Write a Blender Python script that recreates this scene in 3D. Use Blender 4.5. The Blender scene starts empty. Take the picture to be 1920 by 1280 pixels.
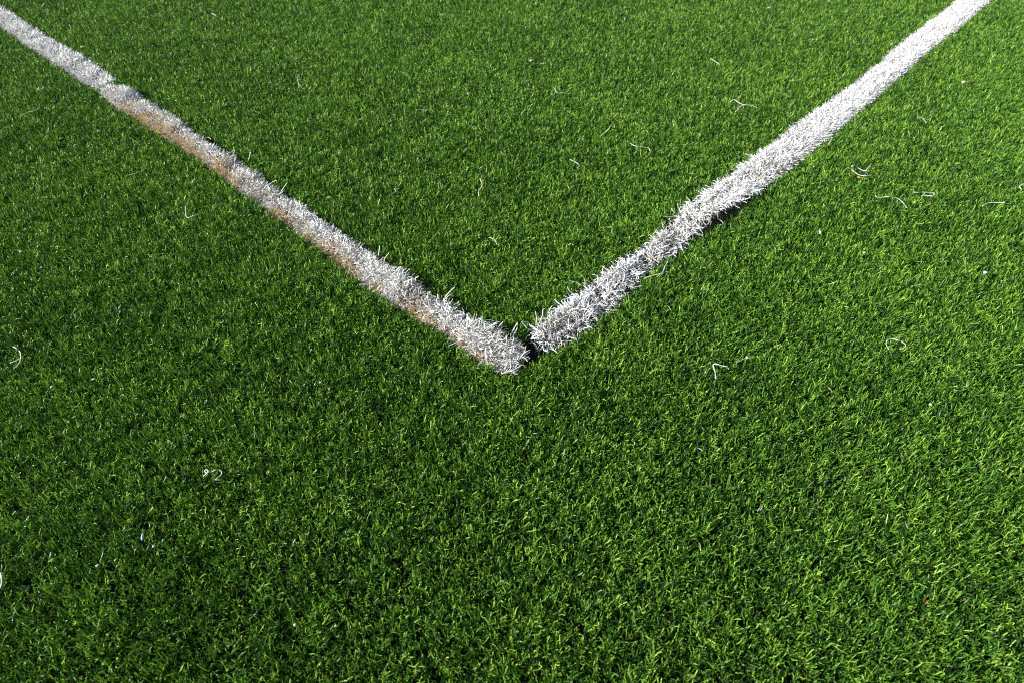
import bpy, math, random
import numpy as np

R = math.radians
scene = bpy.context.scene
col = scene.collection
rng = np.random.default_rng(20240611)

# ------------------------------------------------------------------ camera geometry
H_CAM, PITCH, FOC = 0.60, R(45.0), 1280.0       # metres, downward pitch, focal length in photo pixels (24 mm on 36 mm)


def at(px, py, z=0.0):
    """point at height z seen at photo pixel (px, py)"""
    dx, dy = (px - 960) / FOC, -(py - 640) / FOC
    c, s = math.cos(PITCH), math.sin(PITCH)
    X, Y, Z = dx, c + dy * s, -s + dy * c
    t = (z - H_CAM) / Z
    return np.array([X * t, Y * t, z])


# ------------------------------------------------------------------ object helpers
def tag(o, label=None, cat=None, group=None, kind=None):
    for k, v in (('label', label), ('category', cat), ('group', group), ('kind', kind)):
        if v:
            o[k] = v
    return o


def empty(name, loc):
    o = bpy.data.objects.new(name, None)
    o.empty_display_size = 0.02
    o.location = loc
    col.objects.link(o)
    return o


def mesh_obj(name, verts, quads, tris, mat, parent=None, origin=(0, 0, 0), attrs=None, smooth=True):
    """verts Nx3 world coordinates -> ONE mesh object whose origin is `origin`"""
    me = bpy.data.meshes.new(name)
    v = np.asarray(verts, np.float32) - np.asarray(origin, np.float32)
    q = np.asarray(quads, np.int32).reshape(-1, 4)
    t = np.asarray(tris, np.int32).reshape(-1, 3)
    me.vertices.add(len(v))
    me.vertices.foreach_set('co', v.ravel())
    loops = np.concatenate([q.ravel(), t.ravel()])
    me.loops.add(len(loops))
    me.loops.foreach_set('vertex_index', loops)
    n = len(q) + len(t)
    me.polygons.add(n)
    start = np.concatenate([np.arange(len(q)) * 4, len(q) * 4 + np.arange(len(t)) * 3]).astype(np.int32)
    me.polygons.foreach_set('loop_start', start)
    me.polygons.foreach_set('use_smooth', np.full(n, smooth, bool))
    for an, av in (attrs or {}).items():
        a = me.attributes.new(an, 'FLOAT', 'POINT')
        a.data.foreach_set('value', np.asarray(av, np.float32))
    me.update(calc_edges=True)
    me.materials.append(mat)
    o = bpy.data.objects.new(name, me)
    col.objects.link(o)
    if parent is not None:
        o.parent = parent
        o.location = np.asarray(origin) - np.asarray(parent.location)
    else:
        o.location = origin
    return o


# ------------------------------------------------------------------ noise
def vnoise(x, y, scale, seed):
    g = np.random.default_rng(seed).random((256, 256))
    u, v = np.asarray(x) / scale + 1000.0, np.asarray(y) / scale + 1000.0
    i, j = np.floor(u).astype(int), np.floor(v).astype(int)
    fu, fv = u - i, v - j
    fu, fv = fu * fu * (3 - 2 * fu), fv * fv * (3 - 2 * fv)
    a, b = g[i % 256, j % 256], g[(i + 1) % 256, j % 256]
    c, d = g[i % 256, (j + 1) % 256], g[(i + 1) % 256, (j + 1) % 256]
    return (a * (1 - fu) + b * fu) * (1 - fv) + (c * (1 - fu) + d * fu) * fv


def inside(poly, x, y):
    """even-odd test of many points against one polygon"""
    r = np.zeros(len(x), bool)
    n = len(poly)
    for k in range(n):
        x0, y0 = poly[k][:2]
        x1, y1 = poly[(k + 1) % n][:2]
        if y0 == y1:
            continue
        c = ((y0 > y) != (y1 > y)) & (x < (x1 - x0) * (y - y0) / (y1 - y0) + x0)
        r ^= c
    return r


# ------------------------------------------------------------------ ribbons (grass blades and pile fibres)
def ribbons(root, az, lean, curl, length, width, nseg, twist, psi, spin, tip=0.55, crimp=0.0, freq=1.5, phase=0.0):
    """N curved flat ribbons. az = azimuth of the bend, lean = start angle from vertical, curl = further bend over
    the whole length, spin = change of azimuth over the length, psi / twist = roll of the flat side."""
    n = len(root)
    P = np.array(root, float)
    rows = []
    w0 = np.asarray(width) * 0.5
    for k in range(nseg + 1):
        s = k / nseg
        th = lean + curl * s + crimp * np.sin(2 * math.pi * freq * s + phase)
        ph = az + spin * s
        T = np.stack([np.sin(th) * np.cos(ph), np.sin(th) * np.sin(ph), np.cos(th)], 1)
        A = np.stack([-np.sin(ph), np.cos(ph), np.zeros(n)], 1)
        B = np.cross(T, A)
        r = psi + twist * s
        W = A * np.cos(r)[:, None] + B * np.sin(r)[:, None]
        f = 1.0 if s < 0.6 else 1.0 + (tip - 1.0) * (s - 0.6) / 0.4
        rows.append(P - W * (w0 * f)[:, None])
        rows.append(P + W * (w0 * f)[:, None])
        if k < nseg:
            sm = s + 0.5 / nseg
            thm, phm = lean + curl * sm + crimp * np.sin(2 * math.pi * freq * sm + phase), az + spin * sm
            Tm = np.stack([np.sin(thm) * np.cos(phm), np.sin(thm) * np.sin(phm), np.cos(thm)], 1)
            P = P + Tm * (np.asarray(length) / nseg)[:, None]
    V = np.stack(rows, 1)                                   # n, 2(nseg+1), 3
    m = 2 * (nseg + 1)
    base = (np.arange(n) * m)[:, None]
    Q = np.concatenate([base + np.array([2 * k, 2 * k + 1, 2 * k + 3, 2 * k + 2]) for k in range(nseg)], 1)
    return V.reshape(-1, 3), Q.reshape(-1, 4), m


# ------------------------------------------------------------------ materials
def nodes_of(name):
    m = bpy.data.materials.new(name)
    m.use_nodes = True
    nt = m.node_tree
    return m, nt, nt.nodes['Principled BSDF'], nt.nodes['Material Output']


def ramp_node(nt, stops):
    r = nt.nodes.new('ShaderNodeValToRGB')
    e = r.color_ramp.elements
    e[0].position, e[0].color = stops[0][0], (*stops[0][1], 1)
    e[1].position, e[1].color = stops[-1][0], (*stops[-1][1], 1)
    for p, c in stops[1:-1]:
        k = e.new(p)
        k.color = (*c, 1)
    return r


def fibre_mat(name, stops, rough, spec, trans, trans_gain=1.5):
    m, nt, bs, out = nodes_of(name)
    at_ = nt.nodes.new('ShaderNodeAttribute')
    at_.attribute_name = 'tint'
    rp = ramp_node(nt, stops)
    nt.links.new(at_.outputs['Fac'], rp.inputs['Fac'])
    nt.links.new(rp.outputs['Color'], bs.inputs['Base Color'])
    bs.inputs['Roughness'].default_value = rough
    bs.inputs['Specular IOR Level'].default_value = spec
    tr = nt.nodes.new('ShaderNodeBsdfTranslucent')
    mul = nt.nodes.new('ShaderNodeMix')
    mul.data_type = 'RGBA'
    mul.blend_type = 'MULTIPLY'
    mul.inputs['Factor'].default_value = 1.0
    nt.links.new(rp.outputs['Color'], mul.inputs[6])
    mul.inputs[7].default_value = (trans_gain, trans_gain, trans_gain * 0.8, 1)
    nt.links.new(mul.outputs[2], tr.inputs['Color'])
    mx = nt.nodes.new('ShaderNodeMixShader')
    mx.inputs['Fac'].default_value = trans
    nt.links.new(bs.outputs[0], mx.inputs[1])
    nt.links.new(tr.outputs[0], mx.inputs[2])
    nt.links.new(mx.outputs[0], out.inputs['Surface'])
    return m


GRASS = fibre_mat('turf_fibre', [(0.0, (0.011, 0.044, 0.009)), (0.35, (0.051, 0.146, 0.014)), (0.7, (0.164, 0.330, 0.029)),
                                 (0.93, (0.300, 0.480, 0.070)), (0.97, (0.26, 0.36, 0.06)), (1.0, (0.30, 0.34, 0.12))], 0.42, 0.30, 0.12)
WHITE = fibre_mat('white_pile', [(0.0, (0.36, 0.32, 0.26)), (0.4, (0.66, 0.65, 0.63)), (1.0, (0.80, 0.81, 0.82))], 0.5, 0.35, 0.10, 1.0)
TAN = fibre_mat('stained_pile', [(0.0, (0.16, 0.095, 0.040)), (0.5, (0.52, 0.375, 0.20)), (1.0, (0.74, 0.58, 0.35))], 0.6, 0.3, 0.18, 1.0)


def plain(name, c, rough=0.6, spec=0.4, var=0.25, scale=300.0):
    m, nt, bs, out = nodes_of(name)
    nz = nt.nodes.new('ShaderNodeTexNoise')
    nz.inputs['Scale'].default_value = scale
    tc = nt.nodes.new('ShaderNodeTexCoord')
    nt.links.new(tc.outputs['Object'], nz.inputs['Vector'])
    rp = ramp_node(nt, [(0.3, tuple(x * (1 - var) for x in c)), (0.7, c)])
    nt.links.new(nz.outputs['Fac'], rp.inputs['Fac'])
    nt.links.new(rp.outputs['Color'], bs.inputs['Base Color'])
    bs.inputs['Roughness'].default_value = rough
    bs.inputs['Specular IOR Level'].default_value = spec
    return m


STRAND = plain('loose_white_fibre', (0.60, 0.60, 0.55), 0.5, 0.3, 0.25)
CREAM = plain('loose_cream_fibre', (0.62, 0.55, 0.38), 0.6, 0.3, 0.3)
GREYF = plain('loose_grey_fibre', (0.42, 0.43, 0.38), 0.6, 0.3, 0.3)
BACKING = plain('line_backing', (0.07, 0.065, 0.06), 0.9, 0.1, 0.6, 120)
RED = plain('red_fleck', (0.30, 0.03, 0.02), 0.5, 0.4)
BLUE = plain('blue_fleck', (0.42, 0.62, 0.80), 0.4, 0.5, 0.1)
ORANGE = plain('orange_fleck', (0.75, 0.36, 0.06), 0.6, 0.3)
PINK = plain('pinkish_fleck', (0.72, 0.52, 0.46), 0.6, 0.3)
CHALK = plain('white_fleck', (0.50, 0.50, 0.49), 0.5, 0.4, 0.1)

# ground below the pile: black rubber infill on a dark backing
gm, nt, bs, out = nodes_of('rubber_infill')
tc = nt.nodes.new('ShaderNodeTexCoord')
vo = nt.nodes.new('ShaderNodeTexVoronoi')
vo.inputs['Scale'].default_value = 700
nt.links.new(tc.outputs['Object'], vo.inputs['Vector'])
rp = ramp_node(nt, [(0.0, (0.006, 0.008, 0.005)), (0.6, (0.014, 0.018, 0.010)), (1.0, (0.030, 0.034, 0.022))])
nt.links.new(vo.outputs['Color'], rp.inputs['Fac'])
nt.links.new(rp.outputs['Color'], bs.inputs['Base Color'])
bs.inputs['Roughness'].default_value = 0.8
bs.inputs['Specular IOR Level'].default_value = 0.2
bp = nt.nodes.new('ShaderNodeBump')
bp.inputs['Distance'].default_value = 0.001
nt.links.new(vo.outputs['Distance'], bp.inputs['Height'])
nt.links.new(bp.outputs[0], bs.inputs['Normal'])

# ------------------------------------------------------------------ ground
g = mesh_obj('ground', [(-400, -400, 0), (400, -400, 0), (400, 400, 0), (-400, 400, 0)], [[0, 1, 2, 3]], [], gm)
tag(g, kind='structure')

# ------------------------------------------------------------------ the white line strips: outlines
far_up = [(-330, -205), (-160, -96), (0, 5), (34, 27), (101, 69), (168, 106), (216, 141)]
far_lo = [(-330, -190), (-160, -68), (0, 50), (50, 86), (101, 118), (151, 152), (184, 169)]
near_up = [(206, 158), (242, 164), (296, 198), (353, 235), (384, 265), (430, 287), (487, 326), (537, 362), (588, 394), (640, 432),
           (674, 457), (724, 487), (768, 513), (801, 541), (842, 562), (875, 588), (926, 611), (966, 630), (988, 655)]
near_lo = [(193, 182), (215, 198), (252, 220), (302, 252), (353, 285), (384, 304), (420, 331), (453, 359), (504, 395), (554, 432),
           (600, 466), (647, 504), (684, 531), (724, 556), (774, 588), (828, 620), (875, 655), (909, 680), (952, 698)]
rt_up = [(996, 618), (1016, 592), (1060, 556), (1093, 529), (1137, 502), (1177, 472), (1228, 443), (1258, 412), (1290, 376), (1327, 351),
         (1358, 328), (1400, 300), (1448, 263), (1498, 223), (1566, 175), (1616, 141), (1683, 84), (1717, 57), (1767, 17), (1850, -46), (2030, -190)]
rt_lo = [(1003, 648), (1030, 663), (1063, 640), (1104, 615), (1144, 580), (1186, 544), (1211, 510), (1254, 486), (1284, 464), (1313, 430),
         (1345, 410), (1396, 383), (1433, 356), (1476, 321), (1524, 282), (1586, 232), (1636, 187), (1683, 148), (1733, 101), (1801, 50), (1870, -8), (2110, -190)]


def resample(pts, n, z):
    P = np.array([at(x, y, z) for x, y in pts])
    d = np.concatenate([[0], np.cumsum(np.linalg.norm(np.diff(P, axis=0), axis=1))])
    t = np.linspace(0, d[-1], n)
    return np.stack([np.interp(t, d, P[:, k]) for k in range(3)], 1)


def edges(up, lo, n=400):
    U, L = resample(up, n, 0.018), resample(lo, n, 0.008)      # far edge seen at the pile tops, near edge lower down
    U[:, 2] = L[:, 2] = 0.0
    for _ in range(6):                                        # soften corners of the traced outline
        U[1:-1] = (U[:-2] + 2 * U[1:-1] + U[2:]) / 4
        L[1:-1] = (L[:-2] + 2 * L[1:-1] + L[2:]) / 4
    return U, L


STRIPS = {'far': edges(far_up, far_lo), 'near': edges(near_up, near_lo), 'right': edges(rt_up, rt_lo)}
POLYS = []
for U_, L_ in STRIPS.values():                                # bare seam of a few millimetres beside each strip
    d_ = (L_ - U_) / np.linalg.norm(L_ - U_, axis=1)[:, None]
    e_ = (0.0010 + 0.0035 * vnoise(U_[:, 0], U_[:, 1], 0.03, 31))[:, None]
    POLYS.append(np.concatenate([U_ - d_ * e_, (L_ + d_ * e_)[::-1]]))
HOLES = [[at(x, y, 0.004) for x, y in p] for p in (
    [(984, 648), (1000, 628), (1010, 648), (1024, 664), (1008, 680), (984, 690), (960, 704), (975, 690)],
    [(1296, 448), (1318, 428), (1340, 412), (1386, 392), (1396, 394), (1378, 410), (1346, 428), (1306, 450)],
    [(838, 556), (858, 560), (884, 578), (872, 584)], [(378, 258), (398, 262), (420, 280), (404, 282)])]


def sample_strip(key, N, u0=0.0, u1=1.0, v0=-1.0, v1=1.0):
    U, L = STRIPS[key]
    W = np.linalg.norm(U - L, axis=1)
    seg = np.linalg.norm(np.diff((U + L) / 2, axis=0), axis=1)
    s = np.concatenate([[0], np.cumsum(seg)])
    s /= s[-1]
    cand = rng.uniform(u0, u1, N * 3)
    k = np.interp(cand, s, np.arange(len(s)))
    i = np.clip(k.astype(int), 0, len(s) - 2)
    f = (k - i)[:, None]
    keep = rng.random(N * 3) < W[i] / W.max()
    cand, i, f = cand[keep][:N], i[keep][:N], f[keep][:N]
    n = len(cand)
    v = rng.uniform(v0, v1, n)
    a, b = U[i] * (1 - f) + U[i + 1] * f, L[i] * (1 - f) + L[i + 1] * f
    P = (a + b) / 2 + (b - a) / 2 * v[:, None]
    D = (b - a)
    out_az = np.arctan2(D[:, 1], D[:, 0])                      # direction from upper edge to lower edge
    return P, cand, v, out_az


def backing(key, top, inset, mat, parent, origin):
    U, L = STRIPS[key]
    idx = np.linspace(3, len(U) - 4, 120).astype(int)
    rows = []
    nv = 9
    for i in idx:
        for k in range(nv):
            v = -1 + 2 * k / (nv - 1)
            p = (U[i] + L[i]) / 2 + (L[i] - U[i]) / 2 * v * inset
            z = 0.0005 + top * math.sqrt(max(0.0, 1 - (abs(v)) ** 3))
            z += top * 0.15 * (math.sin(i * 0.9 + k) * math.cos(i * 0.37 - k * 1.7)) * (1 - abs(v))
            rows.append((p[0], p[1], z))
    V = np.array(rows)
    Q = [[r * nv + k, r * nv + k + 1, (r + 1) * nv + k + 1, (r + 1) * nv + k] for r in range(len(idx) - 1) for k in range(nv - 1)]
    return mesh_obj('backing', V, Q, [], mat, parent, origin)


def pile(name, key, N, mat, parent, origin, mess, top, length, width, u=(0, 1), v=(-1, 1), keep=None, tintf=None, pull=0.002, ridge=0.0, lift=None):
    """the tufted fibres of a strip as one mesh; mess(u) 0 = dense upright pile .. 1 = flattened frayed fibres"""
    P, uu, vv, oz = sample_strip(key, N, *u, *v)
    if keep is not None:
        k = keep(P, uu, vv)
        P, uu, vv, oz = P[k], uu[k], vv[k], oz[k]
    n = len(P)
    m = mess(uu)
    U, L = STRIPS[key]
    D = np.stack([np.cos(oz), np.sin(oz), np.zeros(n)], 1)
    P = P - D * (vv * (pull + 0.0015 * m))[:, None]
    lump = vnoise(P[:, 0], P[:, 1], 0.026, 21) * 0.6 + vnoise(P[:, 0], P[:, 1], 0.010, 22) * 0.4
    lump = np.clip(0.5 + (lump - 0.5) * 1.5, 0, 1)
    P[:, 2] = top * np.sqrt(np.clip(1 - np.abs(vv) ** 3, 0, 1)) * (0.55 + 0.2 * rng.random(n) + (0.2 + 0.7 * m) * (lump - 0.25))
    P[:, 2] += ridge * m * np.exp(-((vv + 0.55) / 0.25) ** 2)
    if lift is not None:
        P[:, 2] += lift(uu, vv)
    P[:, 2] = np.maximum(P[:, 2], 0.001)
    tuft = vnoise(P[:, 0], P[:, 1], 0.006, 5) * 2 * math.pi * 2
    splay = np.abs(vv) ** 1.5
    az = np.where(rng.random(n) < 0.25 + 0.5 * splay, oz + np.where(vv < 0, math.pi, 0) + rng.normal(0, 0.7, n), tuft + rng.normal(0, 1.0, n))
    lean = np.abs(rng.normal(0.15, 0.25, n)) + splay * 0.35 + m * np.abs(rng.normal(0.45, 0.35, n))
    curl = rng.normal(0.75, 0.45, n) + m * rng.normal(0.5, 0.6, n)
    ln = length * rng.uniform(0.7, 1.15, n) * (1 + m * rng.uniform(-0.25, 0.55, n) + m * (rng.random(n) < 0.04) * 0.45) * (0.72 + 0.56 * lump)
    wd = width * rng.uniform(0.7, 1.25, n) * (1 + 0.12 * m)
    V, Q, rows = ribbons(P, az, lean, curl, ln, wd, 5, rng.normal(0, 0.9, n), rng.normal(0, 0.8, n), rng.normal(0, 0.6 + 0.5 * m, n), 0.75, rng.normal(0, 0.35, n), 1.3, rng.uniform(0, 6.28, n))
    V[:, 2] = np.maximum(V[:, 2], 0.003)
    t = np.clip(rng.normal(0.62, 0.22, n), 0, 1) if tintf is None else tintf(P, uu, vv, n)
    return mesh_obj(name, V, Q, [], mat, parent, origin, {'tint': np.repeat(t, rows)})


def tube(name, pts, rad, mat, parent=None, knob=(0.0, 0.0), flat=0.6, sub=5):
    """a bent fibre: smooth tube through pts, optionally with melted, thickened ends"""
    P = np.array(pts, float)
    n0 = len(P)
    t = np.linspace(0, n0 - 1, (n0 - 1) * sub + 1)
    C = []
    for x in t:                                               # Catmull-Rom
        i = min(int(x), n0 - 2)
        f = x - i
        p0, p1, p2, p3 = P[max(i - 1, 0)], P[i], P[i + 1], P[min(i + 2, n0 - 1)]
        C.append(0.5 * (2 * p1 + (p2 - p0) * f + (2 * p0 - 5 * p1 + 4 * p2 - p3) * f * f + (3 * p1 - p0 - 3 * p2 + p3) * f ** 3))
    C = np.array(C)
    T = np.gradient(C, axis=0)
    T /= np.linalg.norm(T, axis=1)[:, None] + 1e-12
    A = np.cross(T, (0.03, 0.02, 1.0))
    A /= np.linalg.norm(A, axis=1)[:, None] + 1e-12
    B = np.cross(A, T)
    n, k = len(C), 7
    s = np.linspace(0, 1, n)
    d = np.concatenate([[0], np.cumsum(np.linalg.norm(np.diff(C, axis=0), axis=1))])
    r = rad * (0.9 + 0.2 * np.sin(s * 23 + len(pts)))
    r = r + rad * knob[0] * np.exp(-(d / (rad * 2.2)) ** 2) + rad * knob[1] * np.exp(-((d[-1] - d) / (rad * 2.2)) ** 2)
    r[0] *= 0.55
    r[-1] *= 0.55
    a = np.arange(k) * 2 * math.pi / k
    V = (C[:, None] + A[:, None] * (r[:, None] * np.cos(a))[..., None] + B[:, None] * (r[:, None] * np.sin(a) * flat)[..., None]).reshape(-1, 3)
    Q = [[i * k + j, i * k + (j + 1) % k, (i + 1) * k + (j + 1) % k, (i + 1) * k + j] for i in range(n - 1) for j in range(k)]
    V = np.concatenate([V, C[:1], C[-1:]])
    Tq = [[j, n * k, (j + 1) % k] for j in range(k)] + [[(n - 1) * k + j, (n - 1) * k + (j + 1) % k, n * k + 1] for j in range(k)]
    org = parent.location if parent is not None else (C[:, 0].mean(), C[:, 1].mean(), C[:, 2].min())
    return mesh_obj(name, V, Q, Tq, mat, parent, org)


# ------------------------------------------------------------------ white line strips
def strip_root(px, py, label):
    r = empty('white_line_strip', at(px, py, 0.0))
    return tag(r, label, 'line marking', 'white line strips set into the green turf')


far = strip_root(190, 173, 'flat clean white line strip running from the butt seam out of the top left corner')
o = far.location
backing('far', 0.004, 0.8, BACKING, far, o)
pile('white_pile', 'far', 30000, WHITE, far, o, lambda u: 0.0 * u + 0.10, 0.009, 0.0100, 0.0011,
     lift=lambda u, v: -0.004 * np.clip((u - 0.93) / 0.07, 0, 1))

near = strip_root(952, 698, 'frayed white line strip with tan stains along its lower edge, ending at the corner')
o = near.location
backing('near', 0.006, 0.75, BACKING, near, o)


def stain_w(P, u, v):
    nz = vnoise(P[:, 0], P[:, 1], 0.042, 11) * 0.6 + vnoise(P[:, 0], P[:, 1], 0.014, 12) * 0.4
    along = np.interp(u, [0, 0.06, 0.10, 0.35, 0.42, 0.5, 0.6, 0.88, 0.93, 1.0], [0, 0.0, 1.0, 1.0, 0.5, 0.35, 0.6, 0.4, 0.1, 0.0])
    lim = np.where(u < 0.42, 0.55, 0.72) - 0.95 * along * np.clip((nz - 0.40) * 4.0, 0, 1)
    return (v > lim) & (along > 0.05) & (nz > 0.46 - 0.05 * along)


near_mess = lambda u: np.interp(u, [0, 0.3, 0.65, 0.85, 1], [0.15, 0.35, 0.6, 0.9, 1.0])
rng_near = 27000
near_tint = lambda P, u, v, n: np.clip(rng.normal(0.55, 0.25, n) - 0.9 * np.clip(vnoise(P[:, 0], P[:, 1], 0.022, 41) - 0.5, 0, 1) - 0.15 * np.clip(v, 0, 1), 0, 1)
pile('white_pile', 'near', rng_near, WHITE, near, o, near_mess, 0.012, 0.0115, 0.0008, tintf=near_tint, lift=lambda u, v: 0.007 * np.exp(-((u - 0.03) / 0.035) ** 2),
      keep=lambda P, u, v: ~(stain_w(P, u, v) & (rng.random(len(u)) < np.clip(0.35 + 0.4 * v, 0.1, 0.8))))
pile('stained_pile', 'near', 30000, TAN, near, o, near_mess, 0.0115, 0.0108, 0.0008, v=(-0.55, 1.0), keep=lambda P, u, v: stain_w(P, u, v) & (rng.random(len(u)) < np.clip(0.36 + 0.40 * v, 0.1, 0.75)))
near.children[-1]['label'] = 'tan stained fibres along the lower edge'

right = strip_root(1003, 648, 'bright white line strip rising to the upper right, wide above and frayed at the corner')
o = right.location
backing('right', 0.005, 0.75, BACKING, right, o)
# u of the kink where the wide clean pile turns narrow and frayed
right_mess = lambda u: np.interp(u, [0, 0.10, 0.20, 0.26, 0.5], [1.0, 0.9, 0.55, 0.15, 0.05])
U_, L_ = STRIPS['right']
s_ = np.concatenate([[0], np.cumsum(np.linalg.norm(np.diff((U_ + L_) / 2, axis=0), axis=1))])
UK = s_[np.argmin(np.linalg.norm(L_[:, :2] - at(1360, 404, 0.008)[:2], axis=1))] / s_[-1]   # where the wide pile ends and its edge has come up
right_tint = lambda P, u, v, n: np.clip(rng.normal(0.74, 0.2, n) - np.interp(u, [0, 0.2, 0.3], [0.9, 0.8, 0.1]) * np.clip(vnoise(P[:, 0], P[:, 1], 0.018, 42) - 0.35, 0, 1), 0, 1)
kink_lift = lambda u, v: 0.013 * np.exp(-((u - UK) / 0.030) ** 2) * np.clip((v + 0.1) / 0.7, 0, 1) + 0.003 * np.exp(-((u - UK - 0.03) / 0.05) ** 2)
pile('white_pile', 'right', 118000, WHITE, right, o, right_mess, 0.0095, 0.0110, 0.00074, ridge=0.006, lift=kink_lift, tintf=right_tint,
     keep=lambda P, u, v: rng.random(len(u)) < np.interp(u, [0, 0.05, 0.15, 0.3], [0.46, 0.46, 0.6, 1]))


def arc(pxs, z0, z1, hump=0.0):
    n = len(pxs)
    pts = []
    for i, (x, y) in enumerate(pxs):
        s = i / (n - 1)
        pts.append(at(x, y, z0 + (z1 - z0) * s + hump * math.sin(math.pi * s)))
    return pts


for pxs, z0, z1 in (
        ([(524, 366), (530, 355), (539, 343)], 0.013, 0.026), ([(504, 348), (512, 341), (519, 339)], 0.014, 0.022),
        ([(465, 302), (468, 294), (470, 285)], 0.013, 0.024), ([(835, 556), (843, 548), (853, 538)], 0.014, 0.024),
        ([(709, 480), (711, 471), (712, 461)], 0.014, 0.026), ([(720, 486), (725, 480), (730, 474)], 0.013, 0.022),
        ([(757, 514), (764, 508), (769, 504)], 0.013, 0.021), ([(862, 638), (853, 643), (841, 648)], 0.013, 0.013),
        ([(958, 628), (964, 616), (971, 604)], 0.012, 0.024), ([(962, 627), (969, 617), (970, 605)], 0.012, 0.022),
        ([(910, 614), (922, 607), (938, 603)], 0.014, 0.018), ([(940, 700), (960, 694), (980, 683)], 0.014, 0.018),
        ([(912, 683), (920, 681), (928, 682)], 0.014, 0.015), ([(948, 690), (951, 680), (956, 676), (957, 690), (950, 698)], 0.014, 0.014),
        ([(430, 288), (440, 282), (437, 291)], 0.014, 0.016), ([(380, 262), (390, 258), (396, 262)], 0.014, 0.014)):
    tube('stray_fibre', arc(pxs, z0, z1), 0.0007, WHITE if False else STRAND, near)
for pxs, z0, z1 in (
        ([(990, 618), (984, 610), (980, 605)], 0.012, 0.018), ([(996, 614), (990, 604), (978, 604)], 0.013, 0.020),
        ([(1182, 541), (1193, 538), (1205, 536)], 0.015, 0.017), ([(1207, 523), (1222, 517), (1241, 512), (1247, 500), (1253, 489)], 0.012, 0.015),
        ([(1298, 440), (1306, 439), (1312, 442)], 0.015, 0.013), ([(1005, 612), (1006, 596), (1004, 584)], 0.013, 0.026),
        ([(1011, 606), (1017, 592), (1018, 582), (1021, 579)], 0.013, 0.026), ([(1030, 592), (1031, 580), (1036, 573)], 0.014, 0.026),
        ([(1098, 534), (1096, 524), (1092, 517)], 0.014, 0.026), ([(1090, 536), (1082, 530), (1068, 527)], 0.014, 0.020),
        ([(1076, 552), (1068, 546), (1064, 538)], 0.014, 0.022), ([(1246, 432), (1243, 424), (1241, 414)], 0.013, 0.026),
        ([(1276, 398), (1272, 390), (1270, 381)], 0.013, 0.026), ([(1270, 402), (1264, 398), (1258, 390)], 0.013, 0.020),
        ([(1268, 406), (1258, 407), (1244, 406)], 0.013, 0.018), ([(1262, 414), (1255, 413), (1256, 409)], 0.013, 0.018),
        ([(1032, 648), (1038, 655), (1045, 661)], 0.013, 0.014), ([(1018, 645), (1020, 656), (1029, 659)], 0.012, 0.014),
        ([(1062, 630), (1072, 633), (1082, 635)], 0.014, 0.015), ([(1052, 640), (1054, 645), (1051, 648)], 0.014, 0.014),
        ([(1316, 424), (1322, 412), (1330, 414), (1327, 421), (1320, 420)], 0.014, 0.014), ([(1345, 410), (1352, 414), (1356, 420), (1350, 422)], 0.012, 0.010),
        ([(1192, 526), (1196, 518), (1198, 523)], 0.014, 0.014), ([(1250, 484), (1262, 478), (1268, 482)], 0.014, 0.014)):
    tube('stray_fibre', arc(pxs, z0, z1), 0.0007, STRAND, right)

# ------------------------------------------------------------------ grass: tufted curly pile, one stuff object
Z_TOP = 0.0125


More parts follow.
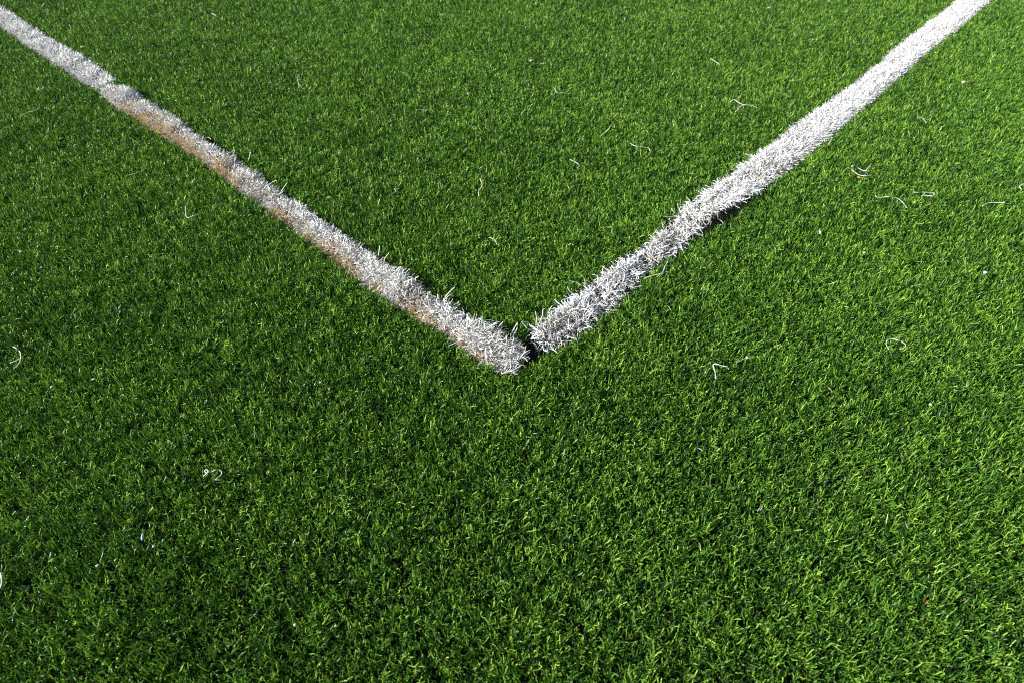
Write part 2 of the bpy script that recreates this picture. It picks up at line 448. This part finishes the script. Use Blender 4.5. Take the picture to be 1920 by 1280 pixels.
def grass_blades():
    cells = []
    pitch = 0.0050
    nx, ny = int(4.6 / pitch), int(2.95 / pitch)
    gx, gy = np.meshgrid(np.arange(nx), np.arange(ny))
    x = -2.3 + (gx.ravel() + rng.uniform(0, 1, gx.size)) * pitch
    y = -0.05 + (gy.ravel() + rng.uniform(0, 1, gx.size)) * pitch
    # width of the view at this distance plus a margin for a step to the side
    half = 0.75 * (y * math.cos(PITCH) + H_CAM * math.sin(PITCH)) + 0.42
    k = np.abs(x) < half
    x, y, half = x[k], y[k], half[k]
    core = (np.abs(x) < half - 0.32) & (y < 2.05) & (y > 0.10)
    per = np.where(core, 9, 3)
    per = np.where(core & (y > 1.2), 6, per)
    th = np.repeat(rng.uniform(0.70, 1.15, len(x)), per)      # every tuft has its own height and dye lot
    td = np.repeat(rng.normal(0, 1, len(x)), per)
    cx, cy = np.repeat(x, per), np.repeat(y, per)
    wide = np.repeat(np.where(core, 1.0, 1.5), per)
    n = len(cx)
    ra, rr = rng.uniform(0, 2 * math.pi, n), np.sqrt(rng.random(n)) * 0.0018
    bx, by = cx + np.cos(ra) * rr, cy + np.sin(ra) * rr
    ok = np.ones(n, bool)
    for p in POLYS + HOLES:
        ok &= ~inside(p, bx, by)
    cx, cy, bx, by, ra, wide, th, td = (a[ok] for a in (cx, cy, bx, by, ra, wide, th, td))
    n = len(bx)
    # how the pile lies: slow swirls, and a height that varies in clumps
    swirl = (vnoise(bx, by, 0.16, 1) + 0.5 * vnoise(bx, by, 0.05, 2)) * 2 * math.pi * 1.6
    clump = vnoise(bx, by, 0.012, 3)
    clump = clump * 0.6 + 0.4 * vnoise(bx, by, 0.024, 13)
    broad = vnoise(bx, by, 0.09, 4) * 0.6 + vnoise(bx, by, 0.30, 6) * 0.4
    hgt = 0.0162 * th * (0.66 + 0.50 * clump + 0.24 * (broad - 0.5)) * rng.uniform(0.68, 1.12, n)
    pick = rng.random(n)
    az = np.where(pick < 0.35, ra, np.where(pick < 0.65, swirl + rng.normal(0, 0.9, n), rng.uniform(0, 2 * math.pi, n)))
    lean = np.abs(rng.normal(0.10, 0.18, n))
    curl = np.clip(rng.normal(0.55, 0.60, n), -0.4, 2.4)
    V, Q, rows = ribbons(np.stack([bx, by, np.full(n, 0.001)], 1), az, lean, curl, hgt, (0.00072 + 0.00010 * np.clip((by - 0.4) / 0.5, 0, 1)) * rng.uniform(0.75, 1.3, n) * wide, 6,
                         rng.normal(0, 1.1, n), rng.normal(0, 0.9, n), rng.normal(0, 0.9, n), 0.75, rng.normal(0, 0.80, n), 2.1, rng.uniform(0, 6.28, n))
    tu = np.clip(0.43 + 0.23 * rng.normal(0, 1, n) + 0.14 * td + 0.2 * (vnoise(bx, by, 0.012, 8) - 0.5) + 0.12 * (vnoise(bx, by, 0.12, 9) - 0.5), 0, 0.93)
    odd = rng.random(n)
    tu = np.where(odd < 0.0015, rng.uniform(0.95, 1.0, n), tu)
    return V, Q, np.repeat(tu, rows), n


V, Q, T, NB = grass_blades()
grass = mesh_obj('turf_grass', V, Q, [], GRASS, attrs={'tint': T})
tag(grass, 'short curly green artificial turf covering the whole pitch', 'grass', kind='stuff')
print('blades', NB)
del V, Q, T

# ------------------------------------------------------------------ black rubber crumbs showing in the bare seams
def crumbs():
    pts = []
    for p in HOLES + POLYS:
        p = np.array(p)[:, :2]
        lo_, hi_ = p.min(0), p.max(0)
        q = rng.uniform(lo_, hi_, (int(np.prod(hi_ - lo_) * 90000) + 400, 2))
        pts.append(q[inside(p, q[:, 0], q[:, 1])])
    q = np.concatenate(pts)
    n = len(q)
    o8 = np.array([(1, 0, 0), (0, 1, 0), (-1, 0, 0), (0, -1, 0), (0, 0, 1), (0, 0, -1)], float)
    V = o8[None] * rng.uniform(0.0005, 0.0011, (n, 6, 1)) + np.concatenate([q, rng.uniform(0.0004, 0.0030, (n, 1))], 1)[:, None]
    f = np.array([(0, 1, 4), (1, 2, 4), (2, 3, 4), (3, 0, 4), (1, 0, 5), (2, 1, 5), (3, 2, 5), (0, 3, 5)])
    return V.reshape(-1, 3), (np.arange(n)[:, None, None] * 6 + f).reshape(-1, 3)


V, Tq = crumbs()
cr = mesh_obj('rubber_crumbs', V, [], Tq, plain('black_rubber', (0.030, 0.028, 0.026), 0.7, 0.3, 0.5), smooth=False)
tag(cr, 'black rubber crumbs lying in the bare seams beside the white lines', 'rubber crumbs', kind='stuff')

# ------------------------------------------------------------------ loose fibres lying on the turf
LOOSE_GROUP = 'loose pale fibres scattered on the turf'


def loose(pxs, label, mat=STRAND, rad=0.0009, knob=(0.5, 0.5), branch=None, z=0.0165):
    pts = []
    for i, (x, y) in enumerate(pxs):
        pts.append(at(x, y, z + 0.0025 * math.sin(i * 2.1 + x)))
    o = tube('loose_fibre', pts, rad * 0.74, mat, None, knob)
    tag(o, label, 'fibre', LOOSE_GROUP)
    if branch:
        b = tube('side_strand', [at(x, y, z) for x, y in branch], rad * 0.85, mat, None, (0, 0.4))
        b.parent = o
        b.location = b.location - o.location
    return o


loose([(348, 386), (348, 399), (351, 408), (361, 406), (373, 402)], 'pale hooked fibre below the left line, left of the tan stained stretch', knob=(0.2, 0.9))
loose([(37, 219), (55, 210), (66, 208), (74, 202)], 'faint grey straight fibre under the clean left line, near the left edge', GREYF, 0.0010)
loose([(242, 329), (258, 324), (272, 316)], 'faint grey fibre just above the pale hooked fibre, left of the stained line', GREYF, 0.0008)
loose([(560, 140), (558, 149), (560, 157), (561, 165)], 'thin grey upright wavy fibre in the turf between the two lines, up towards the left', GREYF, 0.0010)
loose([(396, 26), (401, 27), (406, 31)], 'short cream fibre at the top edge, right of the clean left line', CREAM, 0.0013, (0.2, 0.2))
loose([(151, 89), (157, 88), (164, 89)], 'short cream fibre touching the upper edge of the clean left line', CREAM, 0.0012, (0.2, 0.2))
loose([(1041, 165), (1042, 172), (1048, 175), (1056, 174), (1064, 172)], 'thin pale fibre bent in an L, high between the lines', rad=0.0010)
loose([(1127, 255), (1134, 249), (1141, 243), (1145, 236), (1151, 234), (1152, 240)], 'cream crook shaped fibre just above the long wavy white one between the lines', CREAM, 0.0010, (0.8, 0.2))
loose([(1176, 265), (1183, 270), (1191, 274), (1203, 276), (1216, 278), (1219, 284)], 'long wavy white fibre with a bent tip, between the two lines', rad=0.0010, knob=(0.6, 0.6))
loose([(1068, 299), (1076, 303), (1085, 308), (1086, 312), (1082, 316)], 'short white fibre with a hooked right end, below the cream crook', rad=0.0009, knob=(0.2, 0.4))
loose([(900, 335), (904, 345), (903, 351), (898, 357), (898, 368)], 'cream zigzag fibre standing up and down between the lines, above the corner', CREAM, 0.0010, (0.6, 0.2))
loose([(730, 367), (737, 363), (742, 359), (739, 354)], 'tiny grey hooked fibre to the right of the stained left line', GREYF, 0.0009)
loose([(781, 206), (790, 206), (800, 207), (810, 204)], 'thin pale straight fibre high in the middle between the lines', GREYF, 0.0009)
loose([(977, 214), (981, 210), (985, 207)], 'very short slanted cream fibre below the L shaped thin one', CREAM, 0.0011, (0, 0.2))
loose([(1008, 119), (1014, 120), (1021, 119)], 'tiny pale dash of fibre above the L shaped thin fibre', GREYF, 0.0010)
loose([(1167, 42), (1171, 39), (1171, 33)], 'small pale fibre near the top edge between the lines', GREYF, 0.0012)
loose([(1332, 110), (1340, 115), (1349, 121)], 'short straight white fibre above the forked one, beside the right line', rad=0.0011, knob=(0, 0))
loose([(1369, 192), (1376, 187), (1387, 194), (1396, 197), (1408, 198), (1421, 203)], 'white forked fibre with a side strand, left of the right line', rad=0.0011, knob=(0.3, 0.2), branch=[(1395, 197), (1386, 202), (1383, 207), (1379, 210)])
loose([(1720, 222), (1725, 220), (1731, 223), (1737, 231)], 'thin arched pale fibre right of the wide white line', GREYF, 0.0011)
loose([(1597, 313), (1602, 310), (1609, 315), (1621, 321), (1627, 316), (1633, 309)], 'bent white fibre, upper one of the close pair below the right line', rad=0.0012, knob=(0.5, 1.1))
loose([(1597, 319), (1603, 323), (1610, 328), (1622, 330), (1635, 329)], 'white bone shaped fibre with blunt ends, lower one of the close pair', rad=0.0012, knob=(1.0, 1.5))
loose([(1641, 367), (1647, 371), (1658, 370), (1666, 369), (1675, 370), (1684, 373), (1692, 379), (1698, 387), (1700, 390)], 'long white fibre arched like a bow, below the close pair', rad=0.0010, knob=(0.2, 0.4))
loose([(1714, 361), (1721, 361), (1728, 361), (1738, 361), (1749, 362), (1753, 365), (1748, 368), (1738, 367), (1729, 367)], 'white fibre folded back into a narrow hairpin, right of the bow', rad=0.0010, knob=(1.1, 0.2))
loose([(1842, 387), (1850, 382), (1860, 380), (1872, 380), (1885, 380)], 'straight white fibre with a knob at its left end, far right', rad=0.0010, knob=(1.2, 0.5))
loose([(1915, 355), (1912, 350), (1918, 346), (1926, 345)], 'white fibre end cut by the right edge of the view', rad=0.0012, knob=(0.6, 0.2))
loose([(1562, 258), (1558, 264), (1553, 272)], 'short pale fibre leaning against the lower edge of the wide white line', GREYF, 0.0011)
loose([(1342, 709), (1341, 697), (1338, 687), (1338, 682), (1344, 682), (1354, 685), (1364, 687), (1366, 691)], 'thick white fibre bent in a sharp V, lower right of the corner', rad=0.0012, knob=(0.2, 0.7))
loose([(1667, 655), (1662, 646), (1663, 639), (1671, 635), (1682, 637), (1692, 641), (1698, 646), (1696, 651), (1687, 654)], 'white fibre curved into an open loop, right of the V shaped fibre', rad=0.0009, knob=(0.2, 0.2))
loose([(1554, 726), (1557, 729), (1560, 733)], 'tiny slanted fibre below and between the V shaped and looped fibres', GREYF, 0.0009)
loose([(24, 649), (31, 653), (37, 658), (39, 666), (38, 675), (34, 683), (26, 690)], 'white hooked fibre with a side strand by the left edge', rad=0.0009, knob=(0.3, 0.2), branch=[(37, 671), (30, 676), (19, 680)])
loose([(381, 892), (390, 885), (396, 884), (404, 880), (411, 880), (416, 885), (413, 891), (407, 896), (404, 899), (413, 899)], 'white curled fibre with a knotted end, lower left on the open turf', rad=0.0008, knob=(0.6, 0.8), z=0.0195, branch=[(389, 886), (385, 884), (385, 880), (389, 880), (391, 884)])
loose([(-10, 1066), (0, 1072), (3, 1086), (1, 1100), (-8, 1112)], 'white fibre half cut off by the left edge, low down', rad=0.0009)
loose([(470, 916), (471, 908), (469, 904)], 'tiny pale fibre right of the knotted curl', GREYF, 0.0006, (0, 0))
loose([(1421, 956), (1426, 950), (1430, 949), (1426, 955), (1420, 957)], 'tiny flattened pale loop lying far below the V shaped fibre', GREYF, 0.0006)
loose([(1697, 976), (1699, 982), (1703, 990)], 'thin slanted pale fibre low on the right, above the red fleck', GREYF, 0.0006, (0, 0.2))
loose([(917, 446), (923, 447), (928, 451), (932, 459)], 'cream arched fibre standing between the lines, above the corner notch', CREAM, 0.0009, (0, 0.2))
loose([(1176, 611), (1183, 613), (1189, 617)], 'thin faint fibre below the frayed end of the right line', GREYF, 0.0007, (0, 0))
loose([(1310, 839), (1313, 841), (1317, 844)], 'tiny pale dash of fibre well below the V shaped fibre', GREYF, 0.0008, (0, 0))
loose([(1380, 680), (1386, 677), (1402, 668)], 'faint dull fibre just right of the V shaped fibre', GREYF, 0.0006, (0, 0.6))


# ------------------------------------------------------------------ flecks and crumbs on the turf
def fleck(px, py, size, mat, label, cat, stretch=(1, 1, 0.6), rot=0.0, name='fleck', z=0.0150, grp='small flecks lying on the turf'):
    c = at(px, py, z)
    rr = random.Random(int(px * 7 + py))
    V, Q, Tt = [], [], []
    nu, nvv = 9, 5
    for i in range(1, nvv):
        th = math.pi * i / nvv
        for j in range(nu):
            ph = 2 * math.pi * j / nu
            r = size * rr.uniform(0.75, 1.15)
            x, y, w = r * math.sin(th) * math.cos(ph) * stretch[0], r * math.sin(th) * math.sin(ph) * stretch[1], r * math.cos(th) * stretch[2]
            V.append((c[0] + x * math.cos(rot) - y * math.sin(rot), c[1] + x * math.sin(rot) + y * math.cos(rot), c[2] + w))
    for i in range(nvv - 2):
        for j in range(nu):
            Q.append([i * nu + j, (i + 1) * nu + j, (i + 1) * nu + (j + 1) % nu, i * nu + (j + 1) % nu])
    n = len(V)
    V += [(c[0], c[1], c[2] + size * stretch[2]), (c[0], c[1], c[2] - size * stretch[2])]
    for j in range(nu):
        Tt.append([n, j, (j + 1) % nu])
        Tt.append([n + 1, (nvv - 2) * nu + (j + 1) % nu, (nvv - 2) * nu + j])
    o = mesh_obj(name, V, Q, Tt, mat, None, c)
    return tag(o, label, cat, grp)


fleck(267, 1005, 0.0016, BLUE, 'long pale blue plastic sliver standing in the turf, lower left', 'sliver', (0.7, 3.0, 0.8), R(12), 'plastic_sliver', 0.0155)
fleck(306, 994, 0.0010, RED, 'small dull red fleck right of the blue sliver', 'fleck')
fleck(288, 1023, 0.0013, CHALK, 'small white fleck just below the blue sliver', 'fleck')
fleck(183, 1059, 0.0014, CHALK, 'white fleck left of and below the blue sliver', 'fleck', (1.4, 0.8, 0.6), R(30))
fleck(1739, 1127, 0.0013, RED, 'bright red fleck low on the right', 'fleck', (0.8, 1.2, 0.7), R(-15))
fleck(1110, 669, 0.0010, RED, 'tiny dull red fleck right of the corner below the frayed line end', 'fleck')
fleck(1611, 333, 0.0020, ORANGE, 'orange fleck under the bone shaped fibre', 'fleck', (1.3, 0.8, 0.6), R(-20))
fleck(1807, 154, 0.0034, PINK, 'pinkish crumb on the turf right of the wide white line', 'crumb', (1.3, 0.8, 0.6), 0, 'crumb')
fleck(1848, 511, 0.0026, CHALK, 'round bluish white crumb far right, below the knobbed fibre', 'crumb', (1.2, 0.9, 0.7), 0, 'crumb')
fleck(1538, 436, 0.0026, CHALK, 'small white crumb below the wide white line, left of the bow shaped fibre', 'crumb', (0.7, 1.4, 0.8), 0, 'crumb')
fleck(1621, 474, 0.0020, CHALK, 'dull white fleck below the bow shaped fibre', 'fleck')
fleck(1745, 757, 0.0017, CHALK, 'white fleck right of and below the looped fibre', 'fleck')
fleck(1443, 15, 0.0040, GREYF, 'pale grey crumb at the top edge, left of the wide white line', 'crumb', (1.5, 0.6, 0.6), 0, 'crumb')
fleck(996, 114, 0.0034, GREYF, 'pale grey fluff crumb left of the tiny dash above the L shaped fibre', 'crumb', (1.2, 0.9, 0.6), 0, 'crumb')
fleck(878, 176, 0.0026, CHALK, 'white fleck in the turf left of the L shaped fibre', 'fleck', (0.7, 1.2, 0.7))
fleck(39, 472, 0.0020, CHALK, 'white fleck by the left edge, above the hooked fibre', 'fleck')
fleck(97, 724, 0.0017, CHALK, 'white fleck below and right of the hooked fibre by the left edge', 'fleck')
fleck(176, 710, 0.0015, CHALK, 'small elongated white fleck right of the hooked fibre by the left edge', 'fleck', (1.8, 0.6, 0.6), R(15))
fleck(601, 716, 0.0014, CHALK, 'tiny white fleck left of and below the corner', 'fleck')
fleck(553, 1170, 0.0013, CHALK, 'tiny white fleck at the bottom, right of the blue sliver', 'fleck')
fleck(1401, 670, 0.0020, PINK, 'pinkish fleck at the end of the faint fibre beside the V shaped one', 'fleck')

# ------------------------------------------------------------------ light: clear low sun from the left
EL, SUN_AZ = R(26), R(-90 - 12)        # azimuth measured clockwise from +Y: left, a little behind the camera
sx, sy, sz = math.sin(SUN_AZ) * math.cos(EL), math.cos(SUN_AZ) * math.cos(EL), math.sin(EL)
w = bpy.data.worlds.new('World')
scene.world = w
w.use_nodes = True
nt = w.node_tree
bg = nt.nodes['Background']
sky = nt.nodes.new('ShaderNodeTexSky')
sky.sky_type = 'NISHITA'
sky.sun_disc = False
sky.sun_elevation = EL
sky.sun_rotation = SUN_AZ
nt.links.new(sky.outputs[0], bg.inputs['Color'])
bg.inputs['Strength'].default_value = 0.055

ld = bpy.data.lights.new('sun', 'SUN')
ld.energy = 4.5
ld.angle = R(0.5)
ld.color = (1.0, 0.975, 0.935)
lo = bpy.data.objects.new('sun', ld)
col.objects.link(lo)
from mathutils import Vector
lo.rotation_euler = Vector((sx, sy, sz)).to_track_quat('Z', 'Y').to_euler()
lo.location = (-3, 0, 3)

# ------------------------------------------------------------------ camera
cd = bpy.data.cameras.new('camera')
cam = bpy.data.objects.new('camera', cd)
col.objects.link(cam)
cam.location = (0, 0, H_CAM)
cam.rotation_euler = (math.pi / 2 - PITCH, 0, 0)
cd.lens, cd.sensor_width = 24.0, 36.0
cd.clip_start, cd.clip_end = 0.01, 2000
cd.dof.use_dof = True
cd.dof.focus_distance = 0.86
cd.dof.aperture_fstop = 9.0
scene.camera = cam

scene.view_settings.view_transform = 'Standard'
scene.view_settings.look = 'None'
scene.view_settings.exposure = 1.25
scene.view_settings.gamma = 1.0
scene.render.engine = 'CYCLES'
scene.cycles.max_bounces = 6
scene.cycles.use_denoising = False
scene.cycles.filter_width = 1.1
